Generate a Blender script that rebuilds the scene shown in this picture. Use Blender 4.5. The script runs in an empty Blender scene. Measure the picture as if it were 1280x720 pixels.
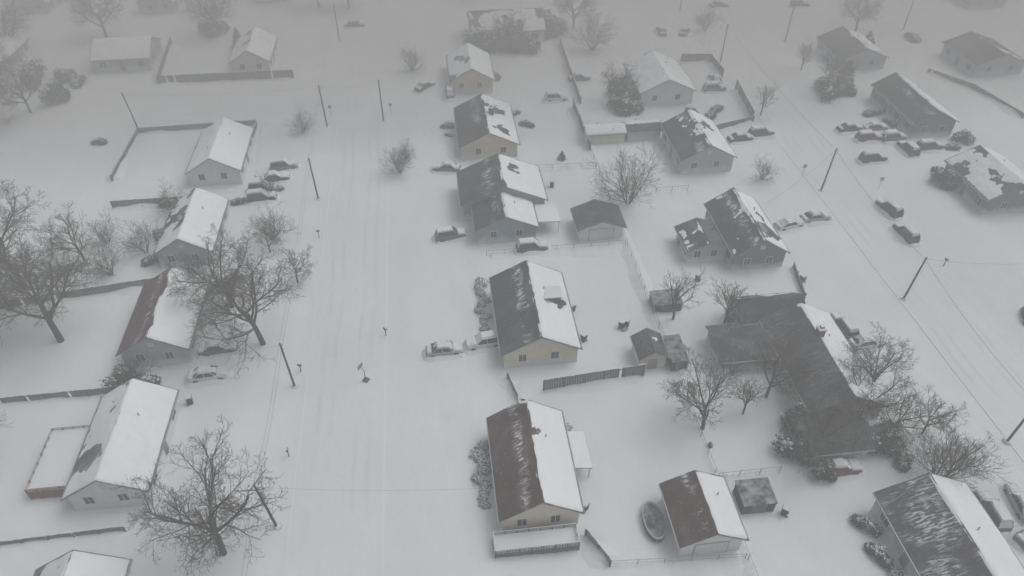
import bpy, math, random
import numpy as np
from mathutils import Vector, noise, Matrix
R=random.Random(7)
def nz(x,y,z=0.0): return noise.noise(Vector((x,y,z)))
def fb(x,y,z=0.0): return nz(x,y,z)+.5*nz(2.1*x,2.1*y,z+7)+.25*nz(4.3*x,4.3*y,z+13)

# ---------------------------------------------------------------- materials
def newmat(name):
    m=bpy.data.materials.new(name); m.use_nodes=True
    nt=m.node_tree; b=nt.nodes["Principled BSDF"]; return m,nt,b
def nd(nt,t,**k):
    n=nt.nodes.new(t)
    for a,v in k.items():
        if a[0]=="_": n.inputs[a[1:]].default_value=v
        else: setattr(n,a,v)
    return n
def mathn(nt,op,a,b=None,clamp=False):
    n=nt.nodes.new("ShaderNodeMath"); n.operation=op; n.use_clamp=clamp
    for i,v in enumerate((a,b)):
        if v is None: continue
        if isinstance(v,(int,float)): n.inputs[i].default_value=v
        else: nt.links.new(v,n.inputs[i])
    return n.outputs[0]
def mixc(nt,fac,a,b):
    n=nt.nodes.new("ShaderNodeMix"); n.data_type="RGBA"
    if isinstance(fac,(int,float)): n.inputs[0].default_value=fac
    else: nt.links.new(fac,n.inputs[0])
    for i,v in ((6,a),(7,b)):
        if isinstance(v,tuple): n.inputs[i].default_value=(*v,1) if len(v)==3 else v
        else: nt.links.new(v,n.inputs[i])
    return n.outputs[2]
def noisen(nt,vec,scale,detail=3,rough=.55):
    n=nd(nt,"ShaderNodeTexNoise",_Scale=scale,_Detail=detail,_Roughness=rough)
    if vec is not None: nt.links.new(vec,n.inputs["Vector"])
    return n.outputs[0]
def ramp(nt,fac,lo,hi):
    n=nd(nt,"ShaderNodeMapRange"); n.inputs[1].default_value=lo; n.inputs[2].default_value=hi
    nt.links.new(fac,n.inputs[0]); return n.outputs[0]
SNOW=(.66,.695,.715)
def mat_snow(name,tracks=None,k=1.0):
    m,nt,b=newmat(name)
    g=nd(nt,"ShaderNodeNewGeometry").outputs["Position"]
    n1=noisen(nt,g,.035,5,.6); n2=noisen(nt,g,.6,4); 
    mp=nd(nt,"ShaderNodeMapping"); mp.inputs["Scale"].default_value=(1.0,.5,1); nt.links.new(g,mp.inputs[0])
    n3=noisen(nt,mp.outputs[0],.22,4,.5)
    c=mixc(nt,ramp(nt,n1,.35,.65),tuple(x*k for x in (.585,.622,.642)),tuple(x*k for x in (.655,.688,.705)))
    c=mixc(nt,ramp(nt,n2,.5,.8),c,tuple(x*k for x in (.60,.633,.65)))
    if tracks:
        sx=nd(nt,"ShaderNodeSeparateXYZ"); nt.links.new(g,sx.inputs[0])
        u=sx.outputs[tracks[0]]; w=noisen(nt,g,.03,2); x=mathn(nt,"ADD",u,mathn(nt,"MULTIPLY",w,3.0))
        tot=None
        for off,wd in tracks[1]:
            d=mathn(nt,"ABSOLUTE",mathn(nt,"SUBTRACT",x,off+1.5))
            kk=mathn(nt,"SUBTRACT",1.0,mathn(nt,"DIVIDE",d,wd),True)
            tot=kk if tot is None else mathn(nt,"MAXIMUM",tot,kk)
        brk=ramp(nt,noisen(nt,g,.12,3),.42,.62)
        c=mixc(nt,mathn(nt,"MULTIPLY",mathn(nt,"MULTIPLY",tot,brk),.5),c,(.46,.485,.50))
    nt.links.new(c,b.inputs["Base Color"]); b.inputs["Roughness"].default_value=.85
    b.inputs["Specular IOR Level"].default_value=.2
    bp=nd(nt,"ShaderNodeBump",_Strength=.35,_Distance=.5); nt.links.new(n3,bp.inputs["Height"])
    bp2=nd(nt,"ShaderNodeBump",_Strength=.3,_Distance=.05); nt.links.new(noisen(nt,g,2.2,4),bp2.inputs["Height"])
    nt.links.new(bp.outputs[0],bp2.inputs["Normal"]); nt.links.new(bp2.outputs[0],b.inputs["Normal"])
    return m
def mat_roof(name,col,streak=.5,band=True):
    m,nt,b=newmat(name)
    uv=nd(nt,"ShaderNodeUVMap").outputs[0]
    sx=nd(nt,"ShaderNodeSeparateXYZ"); nt.links.new(uv,sx.inputs[0]); u,v=sx.outputs[0],sx.outputs[1]
    oi=nd(nt,"ShaderNodeObjectInfo").outputs["Random"]; off=mathn(nt,"MULTIPLY",oi,50.0)
    def vec(su,sv):
        c=nd(nt,"ShaderNodeCombineXYZ"); nt.links.new(mathn(nt,"MULTIPLY",u,su),c.inputs[0]); nt.links.new(mathn(nt,"MULTIPLY",v,sv),c.inputs[1]); nt.links.new(off,c.inputs[2]); return c.outputs[0]
    tone=noisen(nt,vec(1.5,5),1,4); 
    c=mixc(nt,ramp(nt,tone,.3,.7),tuple(x*.75 for x in col),tuple(x*1.3 for x in col))
    tabs=noisen(nt,vec(3,22),1,1); c=mixc(nt,mathn(nt,"MULTIPLY",ramp(nt,tabs,.4,.6),.3),c,tuple(x*.55 for x in col))
    # wind-packed snow caught on the shingle courses: short thin dashes
    jit=mathn(nt,"MULTIPLY",noisen(nt,vec(.9,3),1,4),.5); vj=mathn(nt,"ADD",v,mathn(nt,"SUBTRACT",jit,.25))
    d=ramp(nt,noisen(nt,vec(5.5,5.0),1,3,.6),.49,.56)
    big=ramp(nt,noisen(nt,vec(.35,1.5),1,3),.42,.56)
    if band: bd=mathn(nt,"MULTIPLY",ramp(nt,vj,.16,.24),mathn(nt,"SUBTRACT",1.0,ramp(nt,vj,.36,.46),True))
    else: bd=1.0
    s=mathn(nt,"MULTIPLY",mathn(nt,"MULTIPLY",d,big),bd)
    s=mathn(nt,"MULTIPLY",s,streak,True)
    speck=mathn(nt,"MULTIPLY",ramp(nt,noisen(nt,vec(3.5,14),1,3,.6),.60,.72),.25)
    dust=mathn(nt,"MULTIPLY",ramp(nt,noisen(nt,vec(.35,2.0),1,4,.6),.5,.8),.14)
    s=mathn(nt,"MAXIMUM",s,mathn(nt,"MAXIMUM",dust,speck))
    nt.links.new(mixc(nt,s,c,SNOW),b.inputs["Base Color"]); b.inputs["Roughness"].default_value=.9
    return m
def mat_topsnow(name,col,lo=.35,hi=.7,amt=.9,scale=3,rough=.8,var=.3):
    m,nt,b=newmat(name)
    g=nd(nt,"ShaderNodeNewGeometry"); sx=nd(nt,"ShaderNodeSeparateXYZ"); nt.links.new(g.outputs["Normal"],sx.inputs[0])
    n=noisen(nt,g.outputs["Position"],scale,3)
    f=ramp(nt,mathn(nt,"ADD",sx.outputs[2],mathn(nt,"MULTIPLY",mathn(nt,"SUBTRACT",n,.5),.9)),lo,hi)
    base=mixc(nt,n,tuple(x*(1-var) for x in col),tuple(x*(1+var) for x in col))
    nt.links.new(mixc(nt,mathn(nt,"MULTIPLY",f,amt),base,SNOW),b.inputs["Base Color"]); b.inputs["Roughness"].default_value=rough
    return m
def mat_siding(name,col):
    m,nt,b=newmat(name)
    g=nd(nt,"ShaderNodeNewGeometry"); sx=nd(nt,"ShaderNodeSeparateXYZ"); nt.links.new(g.outputs["Position"],sx.inputs[0])
    z=mathn(nt,"FRACT",mathn(nt,"MULTIPLY",sx.outputs[2],4.5))
    line=ramp(nt,z,.86,.98)
    n=noisen(nt,g.outputs["Position"],.9,4)
    c=mixc(nt,ramp(nt,n,.3,.7),tuple(x*.88 for x in col),col)
    c=mixc(nt,mathn(nt,"MULTIPLY",line,.4),c,tuple(x*.55 for x in col))
    sn=mathn(nt,"SUBTRACT",1.0,ramp(nt,mathn(nt,"ADD",sx.outputs[2],mathn(nt,"MULTIPLY",n,-1.6)),-.4,.6),True)
    c=mixc(nt,mathn(nt,"MULTIPLY",sn,.85),c,SNOW)
    nt.links.new(c,b.inputs["Base Color"]); b.inputs["Roughness"].default_value=.7
    bp=nd(nt,"ShaderNodeBump",_Strength=.4,_Distance=.03); nt.links.new(z,bp.inputs["Height"]); nt.links.new(bp.outputs[0],b.inputs["Normal"])
    return m
def mat_plain(name,col,rough=.6,metal=0):
    m,nt,b=newmat(name)
    g=nd(nt,"ShaderNodeNewGeometry").outputs["Position"]; n=noisen(nt,g,5,3)
    nt.links.new(mixc(nt,n,tuple(x*.8 for x in col),tuple(min(1,x*1.2) for x in col)),b.inputs["Base Color"])
    b.inputs["Roughness"].default_value=rough; b.inputs["Metallic"].default_value=metal
    return m
SN=mat_snow("snow"); RSN=mat_snow("roof_snow",None,1.1)
TRK=mat_snow("snow_street_main",(0,[(-15.6,.4),(-14.1,.35),(-11.2,.3),(-9.7,.4)]))
TRK2=mat_snow("snow_street_east",(0,[(60.9,.3),(62.4,.3),(65.2,.3),(66.8,.3)]))
TRK3=mat_snow("snow_street_cross",(1,[(129.0,.4),(130.6,.4),(133,.3)]))
KERB=mat_topsnow("kerb_concrete",(.4,.41,.42),-.3,.2,1.0,2)
RF={"brown":mat_roof("roof_brown",(.050,.028,.026),.8),
    "slate":mat_roof("roof_slate",(.038,.040,.044),.8),
    "grey":mat_roof("roof_grey",(.08,.082,.085),.4,False),
    "dark":mat_roof("roof_dark",(.030,.032,.035),.15,False),
    "streak":mat_roof("roof_streak",(.044,.046,.050),.7,False)}
WL={"cream":mat_siding("siding_cream",(.70,.67,.55)),"white":mat_siding("siding_white",(.72,.73,.73)),
    "grey":mat_siding("siding_grey",(.40,.42,.43)),"blue":mat_siding("siding_bluegrey",(.25,.32,.37)),
    "beige":mat_siding("siding_beige",(.60,.55,.42)),"tan":mat_siding("siding_tan",(.44,.40,.32)),"dkgrey":mat_siding("siding_darkgrey",(.17,.18,.19))}
TRIM=mat_topsnow("white_trim",(.60,.61,.61),.5,.8,.9)
EAVE=mat_topsnow("eave_board",(.24,.25,.255),.6,.9,.8)
GLASS=mat_plain("window_glass",(.03,.035,.04),.15)
DOOR=mat_plain("door_paint",(.20,.16,.15),.5)
BRICK=mat_topsnow("chimney_brick",(.13,.07,.055),.4,.7)
WOOD=mat_topsnow("weathered_wood",(.12,.115,.11),.25,.65,.9,2)
WOODR=mat_topsnow("red_wood",(.17,.09,.07),.5,.8,.8,2)
POLE=mat_plain("pole_wood",(.055,.048,.044),.9)
METAL=mat_plain("galvanised_metal",(.28,.29,.30),.5,.3)
WIRE=mat_plain("cable_black",(.06,.06,.06),.6)
BARK=mat_topsnow("bark",(.036,.032,.030),.75,1.15,.5,6)
TWIG=mat_topsnow("twigs",(.040,.036,.034),.9,1.4,.3,6)
LEAF=mat_topsnow("evergreen_leaf",(.024,.032,.026),.95,1.6,.35,3)
LEAFS=mat_topsnow("leaf_snow",(.33,.35,.35),.1,.7,1.0,2)
TIRE=mat_plain("tyre",(.02,.02,.02),.9); RIM=mat_plain("wheel_rim",(.25,.26,.27),.4,.6)
LAMPR=mat_plain("tail_lamp",(.25,.02,.02),.4); LAMPW=mat_plain("head_lamp",(.6,.6,.58),.3)
TARP=mat_topsnow("dark_tarp",(.030,.032,.035),.85,1.3,.6,1.5)
PAINT={}
for k,c in dict(black=(.025,.026,.03),grey=(.12,.13,.14),silver=(.34,.35,.36),white=(.6,.61,.62),blue=(.04,.07,.13),red=(.14,.03,.03)).items():
    PAINT[k]=mat_plain("car_paint_"+k,c,.35,.2)

# ---------------------------------------------------------------- mesh builder
COL=bpy.context.scene.collection
class MB:
    def __init__(s): s.v=[];s.f=[];s.m=[];s.uv={}
    def add(s,vs,fs,mi=0):
        o=len(s.v); s.v+= [tuple(p) for p in vs]
        for f in fs: s.f.append(tuple(o+i for i in f)); s.m.append(mi)
    def box(s,x0,x1,y0,y1,z0,z1,mi=0):
        s.add([(x0,y0,z0),(x1,y0,z0),(x1,y1,z0),(x0,y1,z0),(x0,y0,z1),(x1,y0,z1),(x1,y1,z1),(x0,y1,z1)],
              [(0,3,2,1),(4,5,6,7),(0,1,5,4),(1,2,6,5),(2,3,7,6),(3,0,4,7)],mi)
    def tube(s,pts,rad,n=6,mi=0,cap=True):
        o=len(s.v); k=len(pts)
        for i,p in enumerate(pts):
            a=pts[max(i-1,0)]; b=pts[min(i+1,k-1)]; d=(Vector(b)-Vector(a))
            if d.length<1e-6: d=Vector((0,0,1))
            d.normalize(); ref=Vector((1,0,0)) if abs(d.x)<.9 else Vector((0,1,0))
            e1=d.cross(ref).normalized(); e2=d.cross(e1)
            for j in range(n):
                t=2*math.pi*j/n; q=Vector(p)+(e1*math.cos(t)+e2*math.sin(t))*rad[i]; s.v.append((q.x,q.y,q.z))
        for i in range(k-1):
            for j in range(n):
                s.f.append((o+i*n+j,o+i*n+(j+1)%n,o+(i+1)*n+(j+1)%n,o+(i+1)*n+j)); s.m.append(mi)
        if cap:
            s.f.append(tuple(o+(k-1)*n+j for j in range(n))); s.m.append(mi)
            s.f.append(tuple(o+n-1-j for j in range(n))); s.m.append(mi)
    def mesh(s,name,mats,smooth=False):
        me=bpy.data.meshes.new(name); me.from_pydata(s.v,[],s.f)
        for m in mats: me.materials.append(m)
        me.polygons.foreach_set("material_index",s.m)
        if s.uv:
            l=me.uv_layers.new(name="UVMap")
            for fi,uvs in s.uv.items():
                for li,c in zip(me.polygons[fi].loop_indices,uvs): l.data[li].uv=c
        if smooth: me.polygons.foreach_set("use_smooth",[True]*len(s.f))
        me.update(); return me
def ob(name,me,parent=None,loc=(0,0,0),rot=0,sc=1):
    o=bpy.data.objects.new(name,me); COL.objects.link(o); o.location=loc; o.rotation_euler=(0,0,rot)
    o.scale=(sc,)*3 if isinstance(sc,(int,float)) else sc
    if parent: o.parent=parent
    return o
def empty(name,x,y,rot=0,z=0):
    e=bpy.data.objects.new(name,None); COL.objects.link(e); e.location=(x,y,z); e.rotation_euler=(0,0,rot); e.empty_display_size=.5
    return e

# ---------------------------------------------------------------- ground
def axis(lo,hi,step,far):
    a=list(np.arange(lo,hi+.01,step)); s=step; x=hi
    while x<far: s*=1.35; x+=s; a.append(x)
    s=step; x=lo
    while x>-far: s*=1.35; x-=s; a.insert(0,x)
    return a
def sstep(t): t=max(0,min(1,t)); return t*t*(3-2*t)
def gz(x,y):
    d=min(abs(x+12.6)-5.2,abs(x-64)-5.2)
    if x<-12: d=min(d,abs(y-131)-5.2)
    m=sstep(d/3)
    h=.28*fb(x*.07,y*.05)+.10*fb(x*.30,y*.22,3)
    return (h+.14)*m-.02-(1-m)*.05
def build_ground():
    xs=axis(-110,150,1.0,1800); ys=axis(22,190,1.0,1800)
    nx,ny=len(xs),len(ys); v=[]
    for y in ys:
        for x in xs:
            inb=-120<x<160 and 10<y<200
            v.append((x,y,gz(x,y) if inb else 0.05))
    f=[(j*nx+i,j*nx+i+1,(j+1)*nx+i+1,(j+1)*nx+i) for j in range(ny-1) for i in range(nx-1)]
    me=bpy.data.meshes.new("ground"); me.from_pydata(v,[],f); me.materials.append(SN)
    me.polygons.foreach_set("use_smooth",[True]*len(f)); ob("snow_ground",me)
build_ground()
def street(name,x0,x1,y0,y1,mat,ax):
    b=MB(); n=240
    if ax=="y":
        for i in range(n+1):
            y=y0+(y1-y0)*i/n
            for k in range(11): x=x0+(x1-x0)*k/10; b.v.append((x,y,-.03+.03*fb(x*.3,y*.1)*(0 if k in(0,10) else 1)))
    else:
        for i in range(n+1):
            x=x0+(x1-x0)*i/n
            for k in range(11): y=y1+(y0-y1)*k/10; b.v.append((x,y,-.035+.03*fb(x*.1,y*.3)*(0 if k in(0,10) else 1)))
    for i in range(n):
        for k in range(10):
            a=i*11+k; q=(a,a+1,a+12,a+11); b.f.append(q); b.m.append(0)
    ob(name,b.mesh(name,[mat],True))
street("snow_covered_street",-17.1,-8.1,-100,400,TRK,"y")
street("snow_covered_street",59.5,68.5,-100,400,TRK2,"y")
street("snow_covered_street",-300,-17.2,126.6,135.4,TRK3,"x")
kb=MB()
for x in (-17.25,-8.1,59.35,68.5): kb.box(x,x+.15,-20,126 if x<0 else 168,-.15,-.012,0)
ob("kerb",kb.mesh("kerb",[KERB]))

# ---------------------------------------------------------------- houses
def snow_roof(w,l,zr,k,e,covL,covR,seed,patches):
    b=MB(); L=l/2+.32; nu=max(8,int(2*L/.22)); nt_=max(6,int(2*e/.22)); 
    for i in range(nu+1):
        u=-L+2*L*i/nu
        for j in range(nt_+1):
            t=-e+2*e*j/nt_
            s=sstep((t/.5+1)/2); cov=covL*(1-s)+covR*s
            n=fb(u*.30+seed,t*.45,seed)*.13+fb(u*1.3,t*1.9,seed+4)*.05
            h=cov+n
            if t<0 and covL<0: h+=.12*max(0,1-abs(t)/.5)
            for (pu,pt,pr,pd) in patches:
                q=math.hypot((u-pu),(t-pt))/pr+.7*fb(u*.9,t*.9,seed)
                if q<1: h+=pd*min(1,1.6*(1-q))
            h=min(h,.26)
            if i in(0,nu) or j in(0,nt_): h=min(h,-.04)
            h=max(h,-.1)
            tt=max(-e+.02,min(e-.02,t)); uu=max(-L+.02,min(L-.02,u))
            b.v.append((tt,uu,zr-k*abs(tt)+h-(.02 if abs(t)<.01 else 0)))
    for i in range(nu):
        for j in range(nt_):
            a=i*(nt_+1)+j; b.f.append((a,a+1,a+nt_+2,a+nt_+1)); b.m.append(0)
    return b.mesh("roof_snow",[RSN],True)
def opening(b,face,c,z,w,h,W2,L2,glass=1,frame=0):
    for (dw,p,mi) in ((.09,.04,frame),(0,.065,glass)):
        a0,a1=c-w/2-dw,c+w/2+dw; z0,z1=z-dw,z+h+dw
        if face=="S": b.box(a0,a1,-L2-p,-L2-.001,z0,z1,mi)
        if face=="N": b.box(a0,a1,L2+.001,L2+p,z0,z1,mi)
        if face=="W": b.box(-W2-p,-W2-.001,a0,a1,z0,z1,mi)
        if face=="E": b.box(W2+.001,W2+p,a0,a1,z0,z1,mi)
    if glass==1:   # mullion
        if face=="S": b.box(c-.03,c+.03,-L2-.085,-L2-.066,z,z+h,frame)
        if face=="N": b.box(c-.03,c+.03,L2+.066,L2+.085,z,z+h,frame)
        if face=="W": b.box(-W2-.085,-W2-.066,c-.03,c+.03,z,z+h,frame)
        if face=="E": b.box(W2+.066,W2+.085,c-.03,c+.03,z,z+h,frame)
def house(x0,x1,y0,y1,wall="white",roof="grey",h=2.7,rise=2.3,covL=-.06,covR=.13,rot=0,name="suburban_house",
          chim=None,patches=(),porch=False,wins=True,oh=.4,parent=None,garage=False):
    cx,cy=(x0+x1)/2,(y0+y1)/2; w,l=x1-x0,y1-y0
    if rot: w,l=l,w
    P=empty(name,cx,cy,math.radians(rot)) if parent is None else parent
    off=Vector((0,0,0))
    if parent is not None: off=Vector((cx-parent.location.x,cy-parent.location.y,0))
    def put(n,me):
        o=ob(n,me,P); o.location=off
        if parent is not None: o.rotation_euler=(0,0,math.radians(rot))
    W2,L2=w/2,l/2; k=rise/W2; zr=h+rise+.17; e=W2+oh; ze=zr-k*e
    b=MB(); za=h+rise-.01
    b.add([(-W2,-L2,-.3),(W2,-L2,-.3),(W2,-L2,h),(0,-L2,za),(-W2,-L2,h),(-W2,L2,-.3),(W2,L2,-.3),(W2,L2,h),(0,L2,za),(-W2,L2,h)],
          [(0,1,2,3,4),(9,8,7,6,5),(1,6,7,2),(5,0,4,9),(2,7,8,3),(3,8,9,4)])
    put("walls",b.mesh("walls",[WL[wall]]))
    b=MB(); Lr=L2+.35
    for s in (-1,1):
        o=len(b.f)
        b.add([(0,-Lr,zr),(s*e,-Lr,ze),(s*e,Lr,ze),(0,Lr,zr),(0,-Lr,zr-.15),(s*e,-Lr,ze-.15),(s*e,Lr,ze-.15),(0,Lr,zr-.15)],
              [(0,1,2,3) if s>0 else (3,2,1,0),(4,7,6,5),(0,4,5,1),(3,2,6,7),(1,5,6,2)])
        for q in (1,2,3,4): b.m[o+q]=1
        sd=s*37
        b.uv[o]=[(-Lr+sd,0),(-Lr+sd,1),(Lr+sd,1),(Lr+sd,0)] if s>0 else [(Lr+sd,0),(Lr+sd,1),(-Lr+sd,1),(-Lr+sd,0)]
    put("roof",b.mesh("roof",[RF[roof],EAVE]))
    put("roof_snow",snow_roof(w,l,zr,k,e,covL,covR,(cx*.37+cy*.11)%91,patches))
    b=MB()
    if wins:
        q=((cx*7+cy*3)%1.0)*.16
        for c in (-W2*(.38+q),W2*(.5-q)): opening(b,"S",c,1.2,.85,1.0,W2,L2); opening(b,"N",c,1.2,.85,1.0,W2,L2)
        if w>6 and rise>2: opening(b,"S",0,h+rise*.30,.5,.5,W2,L2,0)
        n=max(2,int(l/3.2))
        for i in range(n):
            c=-L2+l*(i+.5)/n
            if i==n//2: opening(b,"W",c,.15,1.0,2.05,W2,L2,2); opening(b,"E",c,.15,1.0,2.05,W2,L2,2)
            else: opening(b,"W",c,1.0,1.3,1.15,W2,L2); opening(b,"E",c,1.0,1.3,1.15,W2,L2)
    elif garage: opening(b,"S",0,.05,w*.55,2.0,W2,L2,0,3)
    else: opening(b,"S",0,.05,1.2,1.7,W2,L2,3)
    for s in (-1,1): b.box(s*e-.05+s*.06,s*e+.05+s*.06,-Lr,Lr,ze-.16,ze-.04,3)
    put("windows_and_doors",b.mesh("windows_and_doors",[TRIM,GLASS,DOOR,METAL]))
    b=MB()
    if chim:
        px,py=chim; z=zr-k*abs(px); b.box(px-.4,px+.4,py-.4,py+.4,z-1,zr+.9,0); b.box(px-.48,px+.48,py-.48,py+.48,zr+.9,zr+1.05,1); b.box(px-.2,px+.2,py-.2,py+.2,zr+1.05,zr+1.3,0)
    zz=zr-k*1.6; b.tube([(1.6,L2*.3,zz-.3),(1.6,L2*.3,zz+.55)],[.07,.07],6,2)
    zz=zr-k*1.1; b.tube([(-1.1,-L2*.4,zz-.3),(-1.1,-L2*.4,zz+.45)],[.06,.06],6,2)
    put("chimney_and_vents",b.mesh("chimney_and_vents",[BRICK,SN,METAL]))
    return P
def awning(P,cx,cy,x0,x1,y0,y1,z0,z1,name):
    b=MB(); b.add([(x0,y0,z0-.15),(x1,y0,z1-.15),(x1,y1,z1-.15),(x0,y1,z0-.15),(x0,y0,z0+.1),(x1,y0,z1+.1),(x1,y1,z1+.1),(x0,y1,z0+.1)],[(0,3,2,1),(4,5,6,7),(0,1,5,4),(1,2,6,5),(2,3,7,6),(3,0,4,7)])
    for px in(x0+.2,x1-.2):
        for py in(y0+.2,y1-.2): b.box(px-.06,px+.06,py-.06,py+.06,-.1,min(z0,z1)-.16,1)
    b.v=[(x-cx,y-cy,z) for x,y,z in b.v]; ob(name,b.mesh(name,[RSN,TRIM]),P)
# middle block, west row
m1=house(3.6,11.0,37.6,49.5,"cream","brown",covL=-.22,covR=.13,chim=(-.3,5.4),patches=[(2.4,.9,.9,-.25)])
awning(m1,7.3,43.55,11.5,13.3,42.6,47.2,2.3,2.0,"patio_awning")
m2=house(6.1,14.9,59.0,72.5,"cream","slate",covL=-.22,patches=[(0.4,2.8,1.4,-.4)])
b=MB(); b.box(1.3,3.5,.45,2.25,2.9,4.35,0); b.box(1.1,3.7,.25,2.45,4.35,4.47,1); b.box(3.5,3.56,.7,2.0,3.4,4.1,2)
ob("dormer",b.mesh("dormer",[WL["dkgrey"],SN,GLASS]),m2)
m3=house(3.4,15.6,89.5,98.2,"blue","slate",h=3.0,rise=2.7,covL=-.18,covR=.10,patches=[(2,2,1.5,-.2)])
house(5.0,13.4,83.4,89.3,"blue","slate",h=2.7,rise=1.9,covL=-.16,covR=.12,parent=m3)
awning(m3,9.5,93.85,13.9,17.2,84.8,89.2,2.3,2.1,"carport")
house(4.2,13.6,106.5,120,"beige","slate",covL=-.16,covR=.12,chim=(1,0),patches=[(3,2,2,-.25),(-4,2.5,1.5,-.25)])
house(4.0,11.9,131,142.5,"beige","grey",covL=.04,covR=.12)
house(9.5,25.2,153,162,"white","dark",h=3,rise=2.8,rot=90,covL=.02,covR=-.06)
house(19.6,26.0,82.4,87.4,"white","dark",h=2.2,rise=1.2,covL=-.17,covR=-.14,name="backyard_garage",wins=False,garage=True)
house(22.0,25.2,57,60.4,"beige","dark",h=2.0,rise=1.0,covL=-.17,covR=-.08,name="garden_shed",wins=False,oh=.25)
house(19.9,25.7,33.1,39.4,"white","brown",h=2.5,rise=1.5,covL=-.28,covR=.12,name="detached_garage",wins=False,garage=True)
house(26.0,32.6,109,112,"beige","grey",h=2.0,rise=.7,covL=.15,covR=.15,rot=90,name="long_shed",wins=False,oh=.2)
house(33.2,39.0,109.2,112.6,"grey","dark",h=2.0,rise=.8,covL=-.1,covR=.1,rot=90,name="long_shed",wins=False,oh=.2)
# middle block, east row
r2=house(40.4,49.2,20,35.8,"grey","streak",covL=-.18,covR=.15)
r3=house(38.2,46.4,46.4,60.6,"tan","dark",covL=-.20,covR=.17,h=2.9,rise=2.0,chim=(.2,2))
house(36.0,43.6,60.8,65.0,"dkgrey","dark",h=2.8,rise=1.6,rot=90,covL=-.18,covR=-.02,parent=r3)
house(31.5,37.9,55.2,60.6,"dkgrey","dark",h=2.3,rise=.8,rot=90,covL=-.17,covR=-.16,parent=r3,wins=False)
house(36.6,42.6,41.6,45.8,"grey","dark",h=2.3,rise=1.2,rot=90,covL=-.17,covR=-.2,name="detached_garage",wins=False)
r4=house(39.3,46.4,73.2,85.3,"dkgrey","slate",covL=-.08,covR=.06,h=3,rise=2.3,patches=[(-3,2,2.0,-.3)])
house(33.6,39.0,75.6,81.0,"grey","dark",h=2.4,rise=1.1,covL=-.03,covR=-.12,parent=r4)
r5=house(39.4,47.9,98,109.6,"grey","slate",covL=-.06,covR=.10,h=2.9,patches=[(2,1.5,2,-.2)])
house(38.6,48.6,121.6,134,"white","grey",covL=.08,covR=.14,h=2.9)
# east side
house(81.4,90.6,81.5,92.5,"dkgrey","dark",covL=.02,covR=.14,h=3,rise=2.2)
house(82.8,90.2,104.6,119.5,"dkgrey","slate",covL=-.14,covR=.13,h=3,rise=2.0)
house(82.4,91.8,131.6,142.5,"grey","dark",covL=-.17,covR=.06,rise=1.9)
house(107.6,118,126,137,"grey","dark",covL=-.14,covR=-.05,rise=1.8)
house(83,92,55,68,"grey","grey",covL=.02,covR=.14)
# west side
house(-38.2,-30.8,22,37.2,"white","grey",covL=.02,covR=.10)
l2=house(-38.4,-31.0,45,57.5,"white","grey",covL=.07,covR=.17,patches=[(-3,-2,2,-.12)])
house(-38.6,-31.1,64.4,76.6,"grey","brown",covL=-.20,covR=.17)
house(-39.0,-31.8,83.2,95.2,"grey","slate",covL=.0,covR=.17)
house(-39.0,-31.2,103.8,116.6,"white","grey",covL=.10,covR=.15)
house(-39.2,-31.8,144.5,156,"white","grey",covL=.08,covR=.14)
house(-67,-56,149,158,"grey","grey",covL=.12,covR=.12,rot=90)
for (a,c,y,wl,rf) in ((-92,-84,150,"grey","grey"),(-66,-58,180,"grey","slate"),(-40,-32,184,"white","grey"),(-95,-87,183,"grey","grey"),(4,12,182,"beige","slate"),(20,28,186,"white","grey"),
                      (40,48,183,"grey","slate"),(82,90,182,"grey","dark"),(104,112,180,"grey","slate"),(128,137,160,"grey","dark"),(130,138,182,"grey","grey"),(107,115,82,"grey","slate")):
    house(a,c,y,y+12,wl,rf,covL=R.uniform(-.1,.1),covR=.12)

def deck(x0,x1,y0,y1,z,mat,parent_name="wooden_deck",rail=1.0):
    b=MB(); cx,cy=(x0+x1)/2,(y0+y1)/2; w,l=(x1-x0)/2,(y1-y0)/2
    b.box(-w,w,-l,l,z-.12,z,0); b.box(-w+.08,w-.08,-l+.08,l-.08,z+.004,z+.2,1)
    b.box(-w+.05,w-.05,-l+.04,-l+.06,-.1,z-.121,0); b.box(-w+.04,-w+.06,-l+.07,l-.05,-.1,z-.121,0)
    n=int(w*2/1.2)+1
    for i in range(n+1):
        x=-w+2*w*i/n
        for y in(-l,l): b.box(x-.05,x+.05,y-.05,y+.05,-.1,z+rail,0)
    n=int(l*2/1.2)+1
    for i in range(1,n):
        y=-l+2*l*i/n
        for x in(-w,w): b.box(x-.05,x+.05,y-.05,y+.05,-.1,z+rail,0)
    for zz in(z+rail,z+rail*.55):
        for y in(-l,l): b.box(-w,w,y-.045,y+.045,zz,zz+.08,0)
        for x in(-w,w): b.box(x-.045,x+.045,-l+.05,l-.05,zz+.001,zz+.079,0)
    k=int(w*2/.25)
    for i in range(k):
        x=-w+2*w*(i+.5)/k; b.box(x-.03,x+.03,-l-.03,-l+.03,z,z+rail,0)
    ob(parent_name,b.mesh(parent_name,[mat,SN]),None,(cx,cy,0))
deck(2.6,10.6,35.0,36.9,.9,WOOD,rail=.6)
deck(-43.2,-38.9,46.8,54.4,1.5,WOODR,rail=.5)

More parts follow.
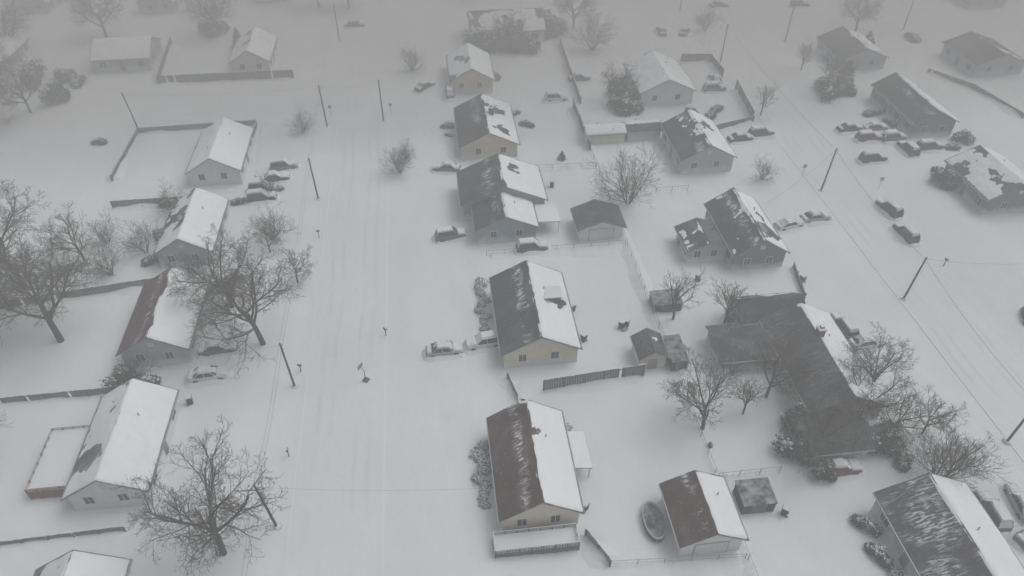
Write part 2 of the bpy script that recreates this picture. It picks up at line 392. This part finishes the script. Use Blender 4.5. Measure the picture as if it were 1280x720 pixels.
# ---------------------------------------------------------------- fences, poles
def fence(pts,h=1.6,mat=None,style="board",name=None):
    mat=mat or WOOD; b=MB(); ox,oy=pts[0]
    for (ax,ay),(bx,by) in zip(pts,pts[1:]):
        L=math.hypot(bx-ax,by-ay); ux,uy=(bx-ax)/L,(by-ay)/L; n=max(1,round(L/2.4))
        def bx_(s0,s1,w,z0,z1,mi=0,o=0):
            q=[]
            for s,t in((s0,-w),(s1,-w),(s1,w),(s0,w)): q.append((ax-ox+ux*s-uy*(t+o),ay-oy+uy*s+ux*(t+o)))
            b.add([(x,y,z0) for x,y in q]+[(x,y,z1) for x,y in q],[(0,3,2,1),(4,5,6,7),(0,1,5,4),(1,2,6,5),(2,3,7,6),(3,0,4,7)],mi)
        for i in range(n+1):
            s=L*i/n; r=.06 if style=="board" else .03
            bx_(s-r,s+r,r,-.2,h+.08)
        if style=="board":
            k=int(L/.3)
            for i in range(k):
                s=L*(i+.5)/k; hh=h+R.uniform(-.06,.04)
                if R.random()<.96: bx_(s-.135,s+.135,.012,.0,hh,0,.075)
            bx_(0,L,.02,h*.8,h*.88,0,.11); 
            k=int(L/.8)
            for i in range(k):
                if R.random()<.6: s=L*(i+.5)/k; bx_(s-.4,s+.4,.05,h+.045,h+.09+R.random()*.05,1,.07)
        else:
            bx_(0,L,.02,h-.04,h,0,.03); bx_(0,L,.012,h*.5,h*.5+.02,0,.03)
            k=int(L/.6)
            for i in range(k): s=L*(i+.5)/k; bx_(s-.006,s+.006,.006,0,h,0,.03)
    for (ax,ay),(bx,by) in zip(pts,pts[1:]):
        L=math.hypot(bx-ax,by-ay); ux,uy=(bx-ax)/L,(by-ay)/L; n=max(2,int(L/.8)); o=len(b.v)
        for i in range(n+1):
            s=L*i/n; H=.30+.5*max(-.3,fb((ax+s)*.25,ay*.3)); e=0 if i in(0,n) else 1
            for t,z in((-2.0,-.1),(-.8,H*.5*e),(-.05,H*e),(.45,H*.7*e),(1.7,-.1)):
                b.v.append((ax-ox+ux*s-uy*t,ay-oy+uy*s+ux*t,z))
        for i in range(n):
            for j in range(4):
                a=o+i*5+j; b.f.append((a,a+5,a+6,a+1)); b.m.append(1)
    nm=name or ("wooden_fence" if style=="board" else "wire_fence")
    ob(nm,b.mesh(nm,[mat if style=="board" else METAL,SN]),None,(ox,oy,0))
fence([(10.2,54.9),(22.3,55.9)],2.0)
fence([(6.3,57.4),(7.2,53.4)],1.0)
fence([(26.2,20),(26.2,56)],1.3,style="wire"); fence([(26.2,61),(26.2,106.5)],1.3,style="wire")
fence([(26.2,107),(26.2,123)],1.9); fence([(27.8,124),(28.6,152)],1.6)
fence([(52,140),(58,139.4),(58.2,132)],1.7); fence([(59,126.8),(57.6,114)],1.9); fence([(49,111),(57.6,113.6)],1.2)
fence([(-31.8,123),(-52,122.4),(-52.2,107)],1.2); fence([(-31.6,123),(-31.4,110)],1.2); fence([(-50,99.3),(-38.6,99.3)],1.2)
fence([(-62,76.4),(-40,79.4),(-33,80)],1.4); fence([(-53,60.2),(-39.4,60.4)],1.2); fence([(-47,41.8),(-33,42.2)],.8)
fence([(-53,142),(-27,141.6)],1.8); fence([(-53.2,142),(-55,162)],1.6)
fence([(100,129),(105,121),(107,109)],1.0); fence([(46.8,66.5),(48,73)],1.2); fence([(11.5,36.4),(13.2,33)],1.2)
fence([(13.2,33),(26.0,32.2)],1.0,style="wire"); fence([(26.4,56.4),(38,54)],1.2,style="wire"); fence([(6,80.5),(26,80.6)],1.1,style="wire")
fence([(14,102),(26,101.5)],1.2,style="wire"); fence([(26.3,93),(39,93)],1.3,style="wire"); fence([(26.4,41),(33,41)],1.2,style="wire")
def pole(x,y,h=7.6,lean=(0,0),arm=False):
    b=MB(); t=(lean[0],lean[1],h)
    b.tube([(0,0,-.3),(t[0]*.5,t[1]*.5,h*.5),t],[.15,.13,.10],8,0)
    if arm:
        b.tube([(t[0]-.8,t[1],h-.7),(t[0]+.8,t[1],h-.7)],[.05,.05],5,0)
        for s in(-.7,-.3,.3,.7): b.tube([(t[0]+s,t[1],h-.65),(t[0]+s,t[1],h-.45)],[.05,.04],5,1)
        b.tube([(t[0]*.8+.32,t[1]*.8,h-2.3),(t[0]*.8+.32,t[1]*.8,h-1.3)],[.2,.2],8,1)
    else:
        for zz in(h-.3,h-.9): b.tube([(t[0]*zz/h+.1,t[1],zz),(t[0]*zz/h+.28,t[1],zz)],[.05,.05],5,1)
    b.tube([(0,0,-.1),(0,0,.18)],[.6,.05],10,2)
    ob("utility_pole",b.mesh("utility_pole",[POLE,METAL,SN],True),None,(x,y,0)); return (x+t[0],y+t[1],h)
west=[pole(-18.6,20,7.6,arm=True),pole(-18.4,41,7.2,(-.5,-.1),True),pole(-18.5,59.2,7.2,(-.25,0)),pole(-18.8,98,7.4,(-.2,0)),pole(-19,121,8,(-.2,0)),pole(-19,159,8)]
east=[pole(59.2,42,6.6,(.3,0)),pole(60,65.2,7.0,(.5,0)),pole(60.3,91,7.6,(.3,0)),pole(60.2,139,8),pole(60.2,168,8)]
x1=pole(-9,122,8); x2=pole(-52,123,7.6,(-.5,0)); x3=pole(78,148,8); x4=pole(107,151,8)
def wires(pa,pb,n=1,sag=.7,sp=.3,r=.012):
    b=MB()
    for q in range(n):
        dx=(q-(n-1)/2)*sp; pts=[]
        for i in range(13):
            t=i/12; pts.append((pa[0]+(pb[0]-pa[0])*t+dx,pa[1]+(pb[1]-pa[1])*t,pa[2]-.25+(pb[2]-pa[2])*t-sag*4*t*(1-t)-q*.25))
        b.tube(pts,[r]*13,4,0)
    ob("overhead_cable",b.mesh("overhead_cable",[WIRE]))
for L in (west,east):
    for a,c in zip(L,L[1:]): wires(a,c,2)
wires(west[1],(5.0,40.5,3.6),1,.6,r=.009); wires(west[2],(-31.3,62,3.4),1,.4,r=.009); wires(west[4],x1,1); wires(west[4],x2,1); wires(east[1],(83,66,4),1,.8); wires(east[2],(47.5,84,3.5),1)

# ---------------------------------------------------------------- bare trees
def tree_mesh(seed,H=12,spread=.55,stems=1,levels=(7,6,5,5,4),r0=.3,name="bare_tree",tw=.017):
    rr=random.Random(seed); b=MB(); RAT=(1.0,.66,.62,.62,.62,.6)
    def grow(p,d,L,r,lv):
        k=4 if lv<2 else (3 if lv<3 else 2); pts=[p.copy()]; rad=[r]; q=p.copy(); dd=d.copy(); ds=[dd.copy()]
        for i in range(k):
            j=.08 if lv==0 else .26
            dd=(dd+Vector((rr.uniform(-j,j),rr.uniform(-j,j),rr.uniform(-j,j)+(.08 if lv else .0)))).normalized()
            q=q+dd*(L/k); pts.append(q.copy()); ds.append(dd.copy()); rad.append(max(tw*.8,r*(1-(.42 if lv<2 else .65)*(i+1)/k)))
        n=7 if lv==0 else (5 if lv<2 else 3)
        b.tube(pts,rad,n,0 if lv<3 else 1,cap=(lv<2))
        if lv>=len(levels): return
        c=levels[lv]
        for i in range(c):
            t=(.45+.55*(i+rr.random()*.6)/c) if lv==0 and stems==1 else (.18+.82*(i+rr.random()*.8)/c)
            t=min(t,1.0); s=t*k; a=min(int(s),k-1); fr=s-a
            pp=pts[a].lerp(pts[a+1],fr); dr=ds[a+1]; rb=rad[a]*(1-fr)+rad[a+1]*fr
            ref=Vector((0,0,1)) if abs(dr.z)<.9 else Vector((1,0,0)); e1=dr.cross(ref).normalized(); e2=dr.cross(e1)
            an=(i*2.4+rr.uniform(-.5,.5)); side=e1*math.cos(an)+e2*math.sin(an)
            tilt=(spread+rr.uniform(-.15,.3))*(1.3 if lv==0 else 1.1)*(1.15-.35*t if lv==0 else 1)
            nd_=(dr*math.cos(tilt)+side*math.sin(tilt)).normalized()
            nl=L*RAT[lv]*rr.uniform(.7,1.2)*(1.0-.3*t if lv else 1)
            grow(pp,nd_,nl,max(tw,rb*(.66 if lv else .62)),lv+1)
    for s in range(stems):
        a=2*math.pi*s/stems; tl=0 if stems==1 else .42
        grow(Vector((math.cos(a)*.15*(stems>1),math.sin(a)*.15*(stems>1),-.2)),Vector((math.cos(a)*tl,math.sin(a)*tl,1)).normalized(),H*(.36 if stems==1 else .55),r0,0)
    return b.mesh(name,[BARK,TWIG],True)
TA=tree_mesh(1,18,.60,levels=(8,6,5,5,4),r0=.38,tw=.016); TB=tree_mesh(2,16,.64,levels=(8,6,5,5,3),r0=.34,tw=.016); TB2=tree_mesh(12,16,.60,levels=(7,6,5,5,4),r0=.34,tw=.016); TC=tree_mesh(3,12,.56,levels=(7,5,5,5,3),r0=.23,tw=.013)
TD=tree_mesh(4,7,.5,stems=7,levels=(5,4,4,3),r0=.08,tw=.012); TE=tree_mesh(5,10,.42,stems=1,levels=(7,5,5,4),r0=.17,tw=.013)
def tree(me,x,y,s=1,rot=None,name="bare_tree"): ob(name,me,None,(x,y,0),R.uniform(0,6.28) if rot is None else rot,s)
tree(TA,-48,70,1.12); tree(TA,-56,81,1.12,2); tree(TB2,-64,76,1.1); tree(TC,-50.5,53,1.1); tree(TB2,-61,62,.95); tree(TC,-50,86,.9); tree(TB,-57,72,.9)
tree(TA,-23,66.5,.95,1); tree(TB2,-28,74,.9); tree(TC,-20,78,.6)
tree(TB,-23,38.5,1.0,.6)
tree(TD,29,91,1.2); tree(TE,28.6,65,1.0); tree(TE,34.6,63,1.0); tree(TC,26.8,47.5,1.05); tree(TE,32,49,.8)
tree(TB,38,43,.62); tree(TB2,44.5,46.8,.68); tree(TC,35.5,51,.95); tree(TC,47.5,50,.9); tree(TC,49.5,38.0,.72); tree(TD,48.7,38.2,.9); tree(TC,50.5,44,.6)
tree(TD,-23,119.5,.55); tree(TD,-6,104,.65); tree(TD,-3.5,142,.7); tree(TE,60,116,.8); tree(TD,35,148,1.1); tree(TD,-5,108,.4)
tree(TC,-74,133,1.0); tree(TB,-78,128,.8); tree(TC,-82,142,1.1); tree(TB2,-92,150,1); tree(TB,-46,165,.9); tree(TB2,-70,167,1.0); tree(TB,-96,136,1); tree(TA,-100,165,1); tree(TB,-86,160,1)
tree(TD,-45.5,82.5,.7); tree(TD,-42,87,.7); tree(TD,-48,90,.6); tree(TD,-40.5,97,.6); tree(TE,-26,99,.6); tree(TC,-24.5,85,.5); tree(TD,-24.5,88,.7)
tree(TD,-37,61.8,.5); tree(TB,34.5,124,.6); tree(TB,17,150,.7); tree(TB2,33,160,.8); tree(TB,95,150,.8); tree(TC,76,124,.8); tree(TE,75,133,.8)
tree(TC,-66,62,1.1); tree(TD,52,95,.5); tree(TD,62,155,.7); tree(TC,46.5,44,.8)
for i in range(26): 
    x=R.uniform(-110,150); tree(R.choice([TB,TC,TA,TB2]),x,R.uniform(178,210),R.uniform(.5,.85))

# ---------------------------------------------------------------- shrubs
def shrub_mesh(seed,lumps,n,snow=.45,leaf=.22,name="evergreen_shrub"):
    rr=random.Random(seed); b=MB()
    for (lx,ly,lz,rx,ry,rz) in lumps:
        for i in range(n):
            th=rr.uniform(0,6.283); cz=rr.uniform(-.5,1); sz=math.sqrt(max(0,1-cz*cz)); rad=(.6+.4*rr.random())
            d=Vector((sz*math.cos(th),sz*math.sin(th),cz)); rad*=1+.6*noise.noise(d*2.6+Vector((seed,lx,ly)))
            p=Vector((lx+d.x*rx*rad,ly+d.y*ry*rad,max(.05,lz+d.z*rz*rad)))
            nrm=(d+Vector((rr.uniform(-.7,.7),rr.uniform(-.7,.7),rr.uniform(-.7,.7)))).normalized()
            e1=nrm.cross(Vector((.3,.2,1))).normalized(); e2=nrm.cross(e1); s=leaf*rr.uniform(.5,1.3)
            sn= 1 if (d.z+.9*noise.noise(p*1.6)>1-snow*1.3 and rr.random()<.7) else 0
            b.add([p-e1*s,p-e2*s*.6,p+e1*s,p+e2*s*.6],[(0,1,2,3)],sn)
    return b.mesh(name,[LEAF,LEAFS])
S1=shrub_mesh(1,[(0,0,.5,.8,.8,.7),(.5,.4,.4,.5,.5,.5)],380,.75,.13)
S2=shrub_mesh(2,[(0,0,.9,1.2,1.1,1.1),(1.1,.4,.7,.9,.9,.8),(-.8,-.5,.6,.8,.9,.7)],480,.25,.18)
S3=shrub_mesh(3,[(0,0,1.6,1.4,1.3,1.8),(1.5,.7,1.2,1.2,1.2,1.4),(-1.2,.9,1.3,1.2,1.1,1.6),(.2,-.9,.9,1.1,.9,1.0)],620,.15,.21)
S4=shrub_mesh(4,[(0,0,.8,1.5,1.4,.8),(0,0,2.0,1.15,1.1,.9),(0,0,3.1,.75,.75,.9),(0,0,4.1,.35,.35,.8)],450,.30,.2,"conifer")
def shrub(me,x,y,s=1,name="evergreen_shrub",sc=None): ob(name,me,None,(x,y,-.05),R.uniform(0,6.28),sc or (s*R.uniform(.8,1.3),s*R.uniform(.8,1.3),s*R.uniform(.7,1.0)))
for i in range(8): shrub(S1,2.2+R.uniform(-.5,.6),40.8+i*1.0,R.uniform(.6,1.0),"snowy_shrub")
for i in range(9): shrub(S1,4.5+R.uniform(-.4,.4),65.8+i*1.1,R.uniform(.6,1.0),"snowy_shrub")
for i in range(2): shrub(S1,11.9+R.uniform(-.1,.1),48.0+i*1.1,.7,"snowy_shrub")
for (x,y,s,m) in ((-38.0,61.9,.8,S3),(-35.6,61.8,.8,S2),(-41.2,98.6,.9,S2),(-30.6,98.2,.7,S2),(-28.8,79.5,.6,S2),(36,43.0,.9,S3),(37.6,40.0,.7,S3),(45.4,42.8,.95,S3),(46.6,41.0,.8,S2),(39.0,33.9,.7,S2),(38.6,31,.7,S2),(39.2,29,.8,S1),
    (80.2,89.5,1.1,S3),(81,93,.8,S2),(75.8,122,1.35,S3),(79,121.5,1.0,S3),(80.5,125,.9,S3),(105.7,145,1.0,S2),(12,150,1.5,S3),(16.5,150.5,1.6,S3),(21,150,1.4,S3),(8,149,1,S2),(26.5,157,1.8,S3),
    (35,120,1.1,S3),(37,124,1.2,S3),(36.2,128,1,S3),(15,121.5,.6,S2),(16.5,117,.7,S2),(2.5,115,.5,S2),(2.3,118,.7,S2),(13,137,.5,S3),(-57.8,119.5,.7,S2),(-69,144,1,S2),(-72,146,1,S3),
    (47.5,62.5,.7,S2),(35.8,64.0,.7,S2),(43,86.5,.5,S2),(50,115.5,.8,S2),(52,118,.9,S2),(47,117,1,S2),(88,100.5,.8,S2),(91.5,103,.8,S3),(81.7,110,.8,S2),(80.5,113.5,.9,S2),(-25.8,101,.6,S2),
    (13.6,92.5,.5,S1),(22,63.9,.5,S1),(-47,166,1.2,S3),(-40.5,85,.7,S2),(-41,91,.8,S2),(-31.5,78,.6,S2),(73.5,59.5,.8,S2),(-46,41,.4,S1),(-70,137,1.3,S3),(-78,146,1.4,S3),(-85,140,1.3,S3),(-88,146,1.2,S3)):
    shrub(m,x,y,s)
for (x,y,s) in ((21,105,.45),(-40,158,1),(26.8,45,.25),(93,141,1.1),(82,128,1.0),(36.8,46.8,1.0)): shrub(S4,x,y,s,"conifer")

# ---------------------------------------------------------------- vehicles
def car_mesh(kind,color,seed,snow=.8):
    suv=kind=="suv"; b=MB(); HT=1.72 if suv else 1.42; belt=1.0 if suv else .9; hood=.95 if suv else .82
    st=[(-2.28,.72,.62),(-2.15,.82,belt-.06),(-1.5,.88,belt),(0,.9,belt),(.95,.89,belt-.02),(1.5,.87,hood),(2.1,.8,hood-.08),(2.27,.66,.58)]
    rows=[]
    for x,w,z in st:
        rows.append([(x,-w*.86,.24),(x,-w,.42),(x,-w,z-.18),(x,-w*.9,z),(x,0,z+.03),(x,w*.9,z),(x,w,z-.18),(x,w,.42),(x,w*.86,.24)])
    for r in rows: b.v+=r
    for i in range(len(st)-1):
        for j in range(9):
            a=i*9+j; c=i*9+(j+1)%9; b.f.append((a,c,c+9,a+9)); b.m.append(0)
    b.f.append(tuple(range(8,-1,-1))); b.m.append(0); b.f.append(tuple(7*9+j for j in range(9))); b.m.append(0)
    if suv: base=(-2.12,1.0);top=(-1.85,.30)
    else: base=(-1.65,1.05);top=(-.95,.32)
    bw,tw=.80,.62
    b.add([(base[0],-bw,belt),(base[1],-bw,belt-.03),(base[1],bw,belt-.03),(base[0],bw,belt),(top[0],-tw,HT-.04),(top[1],-tw,HT-.04),(top[1],tw,HT-.04),(top[0],tw,HT-.04)],[(0,1,5,4),(1,2,6,5),(2,3,7,6),(3,0,4,7)],1)
    b.add([(top[0]-.05,-tw-.03,HT-.05),(top[1]+.05,-tw-.03,HT-.05),(top[1]+.05,tw+.03,HT-.05),(top[0]-.05,tw+.03,HT-.05),(top[0]+.1,-tw+.1,HT+.02),(top[1]-.1,-tw+.1,HT+.02),(top[1]-.1,tw-.1,HT+.02),(top[0]+.1,tw-.1,HT+.02)],[(0,1,5,4),(1,2,6,5),(2,3,7,6),(3,0,4,7),(4,5,6,7),(3,2,1,0)],0)
    for s in(-1,1):
        for xb,xt in ((base[0]+.03,top[0]+.02),(-.35,-.35),(base[1]-.03,top[1]-.02)):
            b.tube([(xb,s*(bw+.005),belt-.03),(xt,s*(tw+.01),HT-.04)],[.04,.035],4,0)
        for xw in(-1.4,1.38):
            b.tube([(xw,s*.70,.33),(xw,s*.92,.33)],[.34,.34],14,2); b.tube([(xw,s*.90,.33),(xw,s*.935,.33)],[.19,.17],10,3)
        b.box(-2.29,-2.2,s*.6-.14,s*.6+.14,.66,.80,4); b.box(2.17,2.27,s*.52-.16,s*.52+.16,.56,.68,5)
        b.box(.72,.9,s*.93-.07,s*.93+.07,belt,belt+.13,0)
    def top_z(x,y):
        z=np.interp(x,[t[0] for t in st],[t[2] for t in st])+.02
        f0=np.interp(x,[base[0],top[0],top[1],base[1]],[0,1,1,0]); cz=belt+(HT-belt)*f0
        wid=bw+(tw-bw)*f0; 
        if f0>0 and abs(y)<wid: z=max(z,cz+.03)
        return z,f0
    nx,ny=36,12; o=len(b.v)
    for i in range(nx+1):
        x=-2.22+4.44*i/nx
        for j in range(ny+1):
            y=-.78+1.56*j/ny; z,f0=top_z(x,y)
            h=.08+.12*snow+.10*fb(x*.9+seed,y*1.2,seed)
            if 0<f0<.98: h-= .16+.25*(1-snow)
            if abs(y)>.66 and f0>=.98: h=-.3
            if i in(0,nx) or j in(0,ny): h=-.12
            b.v.append((x,y,z+h))
    for i in range(nx):
        for j in range(ny):
            a=o+i*(ny+1)+j; b.f.append((a,a+ny+1,a+ny+2,a+1)); b.m.append(6)
    # snow drifted against the tyres and sills
    n=26; o=len(b.v)
    for i in range(n):
        a=2*math.pi*i/n; ex=2.35*math.copysign(abs(math.cos(a))**.6,math.cos(a)); ey=.92*math.copysign(abs(math.sin(a))**.6,math.sin(a)); q=nz(math.cos(a)*1.5+seed,math.sin(a)*1.5)
        hh=.44+.34*q; b.v+= [(ex*.93,ey*.9,hh),(ex*1.06,ey*1.15,hh*.8),(ex*1.3,ey*2.0,-.12)]
    for i in range(n):
        for j in(0,1):
            a=o+i*3+j; c=o+((i+1)%n)*3+j; b.f.append((a,a+1,c+1,c)); b.m.append(6)
    return b.mesh("car",[PAINT[color],GLASS,TIRE,RIM,LAMPR,LAMPW,SN],False)
CM={}
def car(x,y,rot,color="grey",kind="sedan",snow=.8,name="parked_car"):
    k=(color,kind,round(snow,1))
    if k not in CM: CM[k]=car_mesh(kind,color,len(CM)*3.7,snow)
    ob(name,CM[k],None,(x,y,gz(x,y)*.6-.06),math.radians(rot+R.uniform(-3,3)))
for (x,y,r,c,k,s) in ((-.8,62.6,4,"silver","sedan",.7),(4.0,63.2,184,"white","suv",1.0),(1.2,85.6,8,"grey","suv",.6),(12.6,81.3,2,"blue","suv",.8),
    (-28.6,61.8,4,"white","sedan",.7),(-28.2,66.0,2,"grey","sedan",1.0),(-26,104,10,"black","sedan",.8),(-27.6,101.4,0,"grey","suv",.9),(-25,107.5,5,"grey","suv",.9),(-27.4,98.6,5,"black","suv",.8),
    (55.8,83.4,5,"silver","sedan",.6),(51.2,82.2,10,"white","sedan",.9),(68.0,84.4,100,"black","suv",.5),(67.3,78.2,92,"black","suv",.5),
    (72.6,98.4,5,"black","suv",.3),(73.5,108.6,5,"black","sedan",.6),(75.2,105,0,"red","suv",.6),(80,100.6,92,"black","suv",.5),(84,100.8,5,"black","suv",.5),(79.5,104.5,5,"grey","suv",.8),(78,108.2,5,"grey","sedan",.8),
    (50.8,57.6,8,"white","sedan",.8),(49.3,60.6,95,"grey","suv",.5),(39.3,40.6,0,"red","sedan",.8),(52,34,85,"grey","suv",.9),(55.4,34.4,80,"silver","sedan",.8),(54.6,31,20,"grey","sedan",.9),
    (23.5,126,0,"white","suv",1.0),(29.5,134,0,"grey","sedan",.9),(53.0,107.6,5,"black","sedan",.6),(57.2,108.8,5,"blue","suv",.7),(56,130,90,"grey","sedan",.8),(54.6,126.4,0,"grey","suv",.8),
    (52,155,85,"black","sedan",.5),(57,154,60,"black","sedan",.5),(70,169,0,"black","sedan",.5),(89,166.5,0,"black","suv",.5),(-1.0,134,40,"black","sedan",.7),(1.5,103.8,170,"grey","sedan",.9),(3.6,131,90,"grey","suv",.9),(-16,167,0,"black","sedan",.6)):
    car(x,y,r,c,k,s)

# ---------------------------------------------------------------- yard things
def small_shed(x0,x1,y0,y1,h,mat,name="storage_box",lidslope=.25):
    cx,cy=(x0+x1)/2,(y0+y1)/2; w,l=(x1-x0)/2,(y1-y0)/2; b=MB()
    b.add([(-w,-l,-.1),(w,-l,-.1),(w,l,-.1),(-w,l,-.1),(-w,-l,h-lidslope),(w,-l,h-lidslope),(w,l,h),(-w,l,h)],[(0,3,2,1),(4,5,6,7),(0,1,5,4),(1,2,6,5),(2,3,7,6),(3,0,4,7)],0)
    o=.12; b.add([(-w-o,-l-o,h-lidslope),(w+o,-l-o,h-lidslope),(w+o,l+o,h+.03),(-w-o,l+o,h+.03),(-w-o,-l-o,h-lidslope+.1),(w+o,-l-o,h-lidslope+.1),(w+o,l+o,h+.13),(-w-o,l+o,h+.13)],[(0,3,2,1),(4,5,6,7),(0,1,5,4),(1,2,6,5),(2,3,7,6),(3,0,4,7)],1)
    b.box(-w*.5,w*.5,-l-.04,-l-.002,0,h*.72,2)
    for s in(-1,1): b.box(s*w-.05,s*w+.05,-l-.05,-l+.05,-.1,h-lidslope-.002,2)
    ob(name,b.mesh(name,[mat,TARP,WOOD]),None,(cx,cy,0))
for q in ((25.8,27.6,56.2,60.2,1.9),(26.4,30.0,66.4,68.8,1.5),(27.4,30.6,36.8,39.4,1.8),(43.4,45.4,42.2,44.4,1.6)): small_shed(*q,TARP,"dark_storage_shed")
def pool(x,y,r=2.3,h=.7):
    b=MB(); n=28
    for i in range(n):
        a,c=2*math.pi*i/n,2*math.pi*(i+1)/n
        for (ra,rb,z0,z1,mi) in ((r,r,-.1,h,0),(r+.08,r-.14,h,h,1)):
            b.add([(ra*math.cos(a),ra*math.sin(a),z0),(ra*math.cos(c),ra*math.sin(c),z0),(rb*math.cos(c),rb*math.sin(c),z1),(rb*math.cos(a),rb*math.sin(a),z1)],[(0,1,2,3)],mi)
        for (ra,rb,za,zb,mi) in ((r-.14,r*.35,h-.02,h-.16,0),(r*.35,.01,h-.16,h-.02,0)):
            b.add([(ra*math.cos(a),ra*math.sin(a),za),(ra*math.cos(c),ra*math.sin(c),za),(rb*math.cos(c),rb*math.sin(c),zb),(rb*math.cos(a),rb*math.sin(a),zb)],[(0,1,2,3)],mi)
        b.tube([((r+.05)*math.cos(a),(r+.05)*math.sin(a),0),((r+.05)*math.cos(a),(r+.05)*math.sin(a),h+.02)],[.04,.04],4,1)
    ob("covered_pool",b.mesh("covered_pool",[TARP,METAL,SN]),None,(x,y,0),0,(.6,1.2,1))
pool(18.4,36.9,1.7)
b=MB(); b.tube([(0,0,0),(0,0,1.7),(.4,0,2.1)],[.05,.05,.04],6,0); b.box(.4,.45,-.45,.45,1.9,2.5,1); b.box(-.4,.25,-.3,.3,-.1,.2,0)
b.tube([(.65+.2*math.cos(t*math.pi/6),.2*math.sin(t*math.pi/6),2.0) for t in range(13)],[.02]*13,4,0)
ob("basketball_hoop",b.mesh("basketball_hoop",[WIRE,METAL]),None,(-10.3,59.2,0),2.6)
def mailbox(x,y,rot):
    b=MB(); b.box(-.05,.05,-.05,.05,-.1,1.05,0); b.box(-.12,.12,-.25,.25,1.05,1.2,1)
    b.tube([(0,-.25,1.2),(0,.25,1.2)],[.12,.12],8,1); b.tube([(0,-.24,1.29),(0,.24,1.29)],[.09,.09],6,2)
    ob("mailbox",b.mesh("mailbox",[WOOD,TARP,SN]),None,(x,y,0),rot)
for x,y in((-18.0,61.5),(-18.1,49.3),(-8.0,66.4),(-17.9,88),(69.1,71)): mailbox(x,y,R.uniform(0,3))
def bin_(x,y):
    b=MB(); b.add([(-.25,-.25,0),(.25,-.25,0),(.25,.25,0),(-.25,.25,0),(-.32,-.32,1),(.32,-.32,1),(.32,.32,1),(-.32,.32,1)],[(0,1,5,4),(1,2,6,5),(2,3,7,6),(3,0,4,7),(0,3,2,1)],0)
    b.box(-.35,.35,-.35,.35,1,1.08,0); b.box(-.3,.3,-.3,.3,1.082,1.2,1)
    for s in(-1,1): b.tube([(-.33,s*.3,.12),(-.33,s*.2,.12)],[.12,.12],8,0)
    ob("wheelie_bin",b.mesh("wheelie_bin",[TARP,SN]),None,(x,y,0),R.uniform(0,3))
for x,y in((16,68),(16.4,62.5),(21.6,64.2),(22.3,64.4),(12.0,39.2),(31.6,36.4),(-30,58),(48,70),(34,72),(13.5,100),(18,97)): bin_(x,y)
def sign(x,y):
    b=MB(); b.tube([(0,0,0),(0,0,2.3)],[.035,.035],5,0); b.box(-.3,.3,-.02,.02,1.8,2.4,0); ob("traffic_sign",b.mesh("traffic_sign",[METAL]),None,(x,y,0),R.uniform(-.3,.3))
for x,y in((-7.6,124),(-18.5,124.5),(58.8,95),(69.3,90)): sign(x,y)

# ---------------------------------------------------------------- fog, sky, sun, camera
def fogbox(name,den,dims):
    m=bpy.data.materials.new(name); m.use_nodes=True; nt=m.node_tree; nt.nodes.clear()
    o=nt.nodes.new("ShaderNodeOutputMaterial"); vs=nt.nodes.new("ShaderNodeVolumeScatter"); vs.inputs["Color"].default_value=(.96,.985,1,1)
    vs.inputs["Density"].default_value=den; vs.inputs["Anisotropy"].default_value=0; nt.links.new(vs.outputs[0],o.inputs["Volume"])
    b=MB(); b.box(*dims,0); ob(name,b.mesh(name,[m]))
fogbox("snow_fog",.0049,(-1500,1500,-1500,1500,-3,68))
fogbox("distant_snow_fog",.0105,(-1400,1400,112,1400,-2,20))
w=bpy.data.worlds.new("World"); bpy.context.scene.world=w; w.use_nodes=True; nt=w.node_tree
bg=nt.nodes["Background"]; sk=nt.nodes.new("ShaderNodeTexSky"); sk.sky_type="NISHITA"; sk.sun_disc=False
EL,AZ=math.radians(58),math.radians(75); sk.sun_elevation=EL; sk.sun_rotation=AZ; sk.dust_density=6; sk.air_density=1.0
hs=nt.nodes.new("ShaderNodeHueSaturation"); hs.inputs["Saturation"].default_value=.2; nt.links.new(sk.outputs[0],hs.inputs["Color"]); nt.links.new(hs.outputs[0],bg.inputs[0]); bg.inputs[1].default_value=.135
l=bpy.data.lights.new("sun","SUN"); l.energy=.9; l.angle=math.radians(55); l.color=(1,.995,.985); lo=bpy.data.objects.new("sun",l); COL.objects.link(lo)
sd=Vector((math.sin(AZ)*math.cos(EL),math.cos(AZ)*math.cos(EL),math.sin(EL))); lo.rotation_euler=sd.to_track_quat("Z","Y").to_euler(); lo.location=(0,0,60)
c=bpy.data.cameras.new("camera"); c.sensor_width=36; c.lens=914/1280*36; c.clip_end=4000; c.clip_start=.5
co=bpy.data.objects.new("camera",c); COL.objects.link(co); co.location=(0,0,65); co.rotation_euler=(math.radians(90-41.3),0,math.radians(-6.8))
sc=bpy.context.scene; sc.camera=co; sc.view_settings.view_transform="Standard"; sc.view_settings.look="None"; sc.view_settings.exposure=0
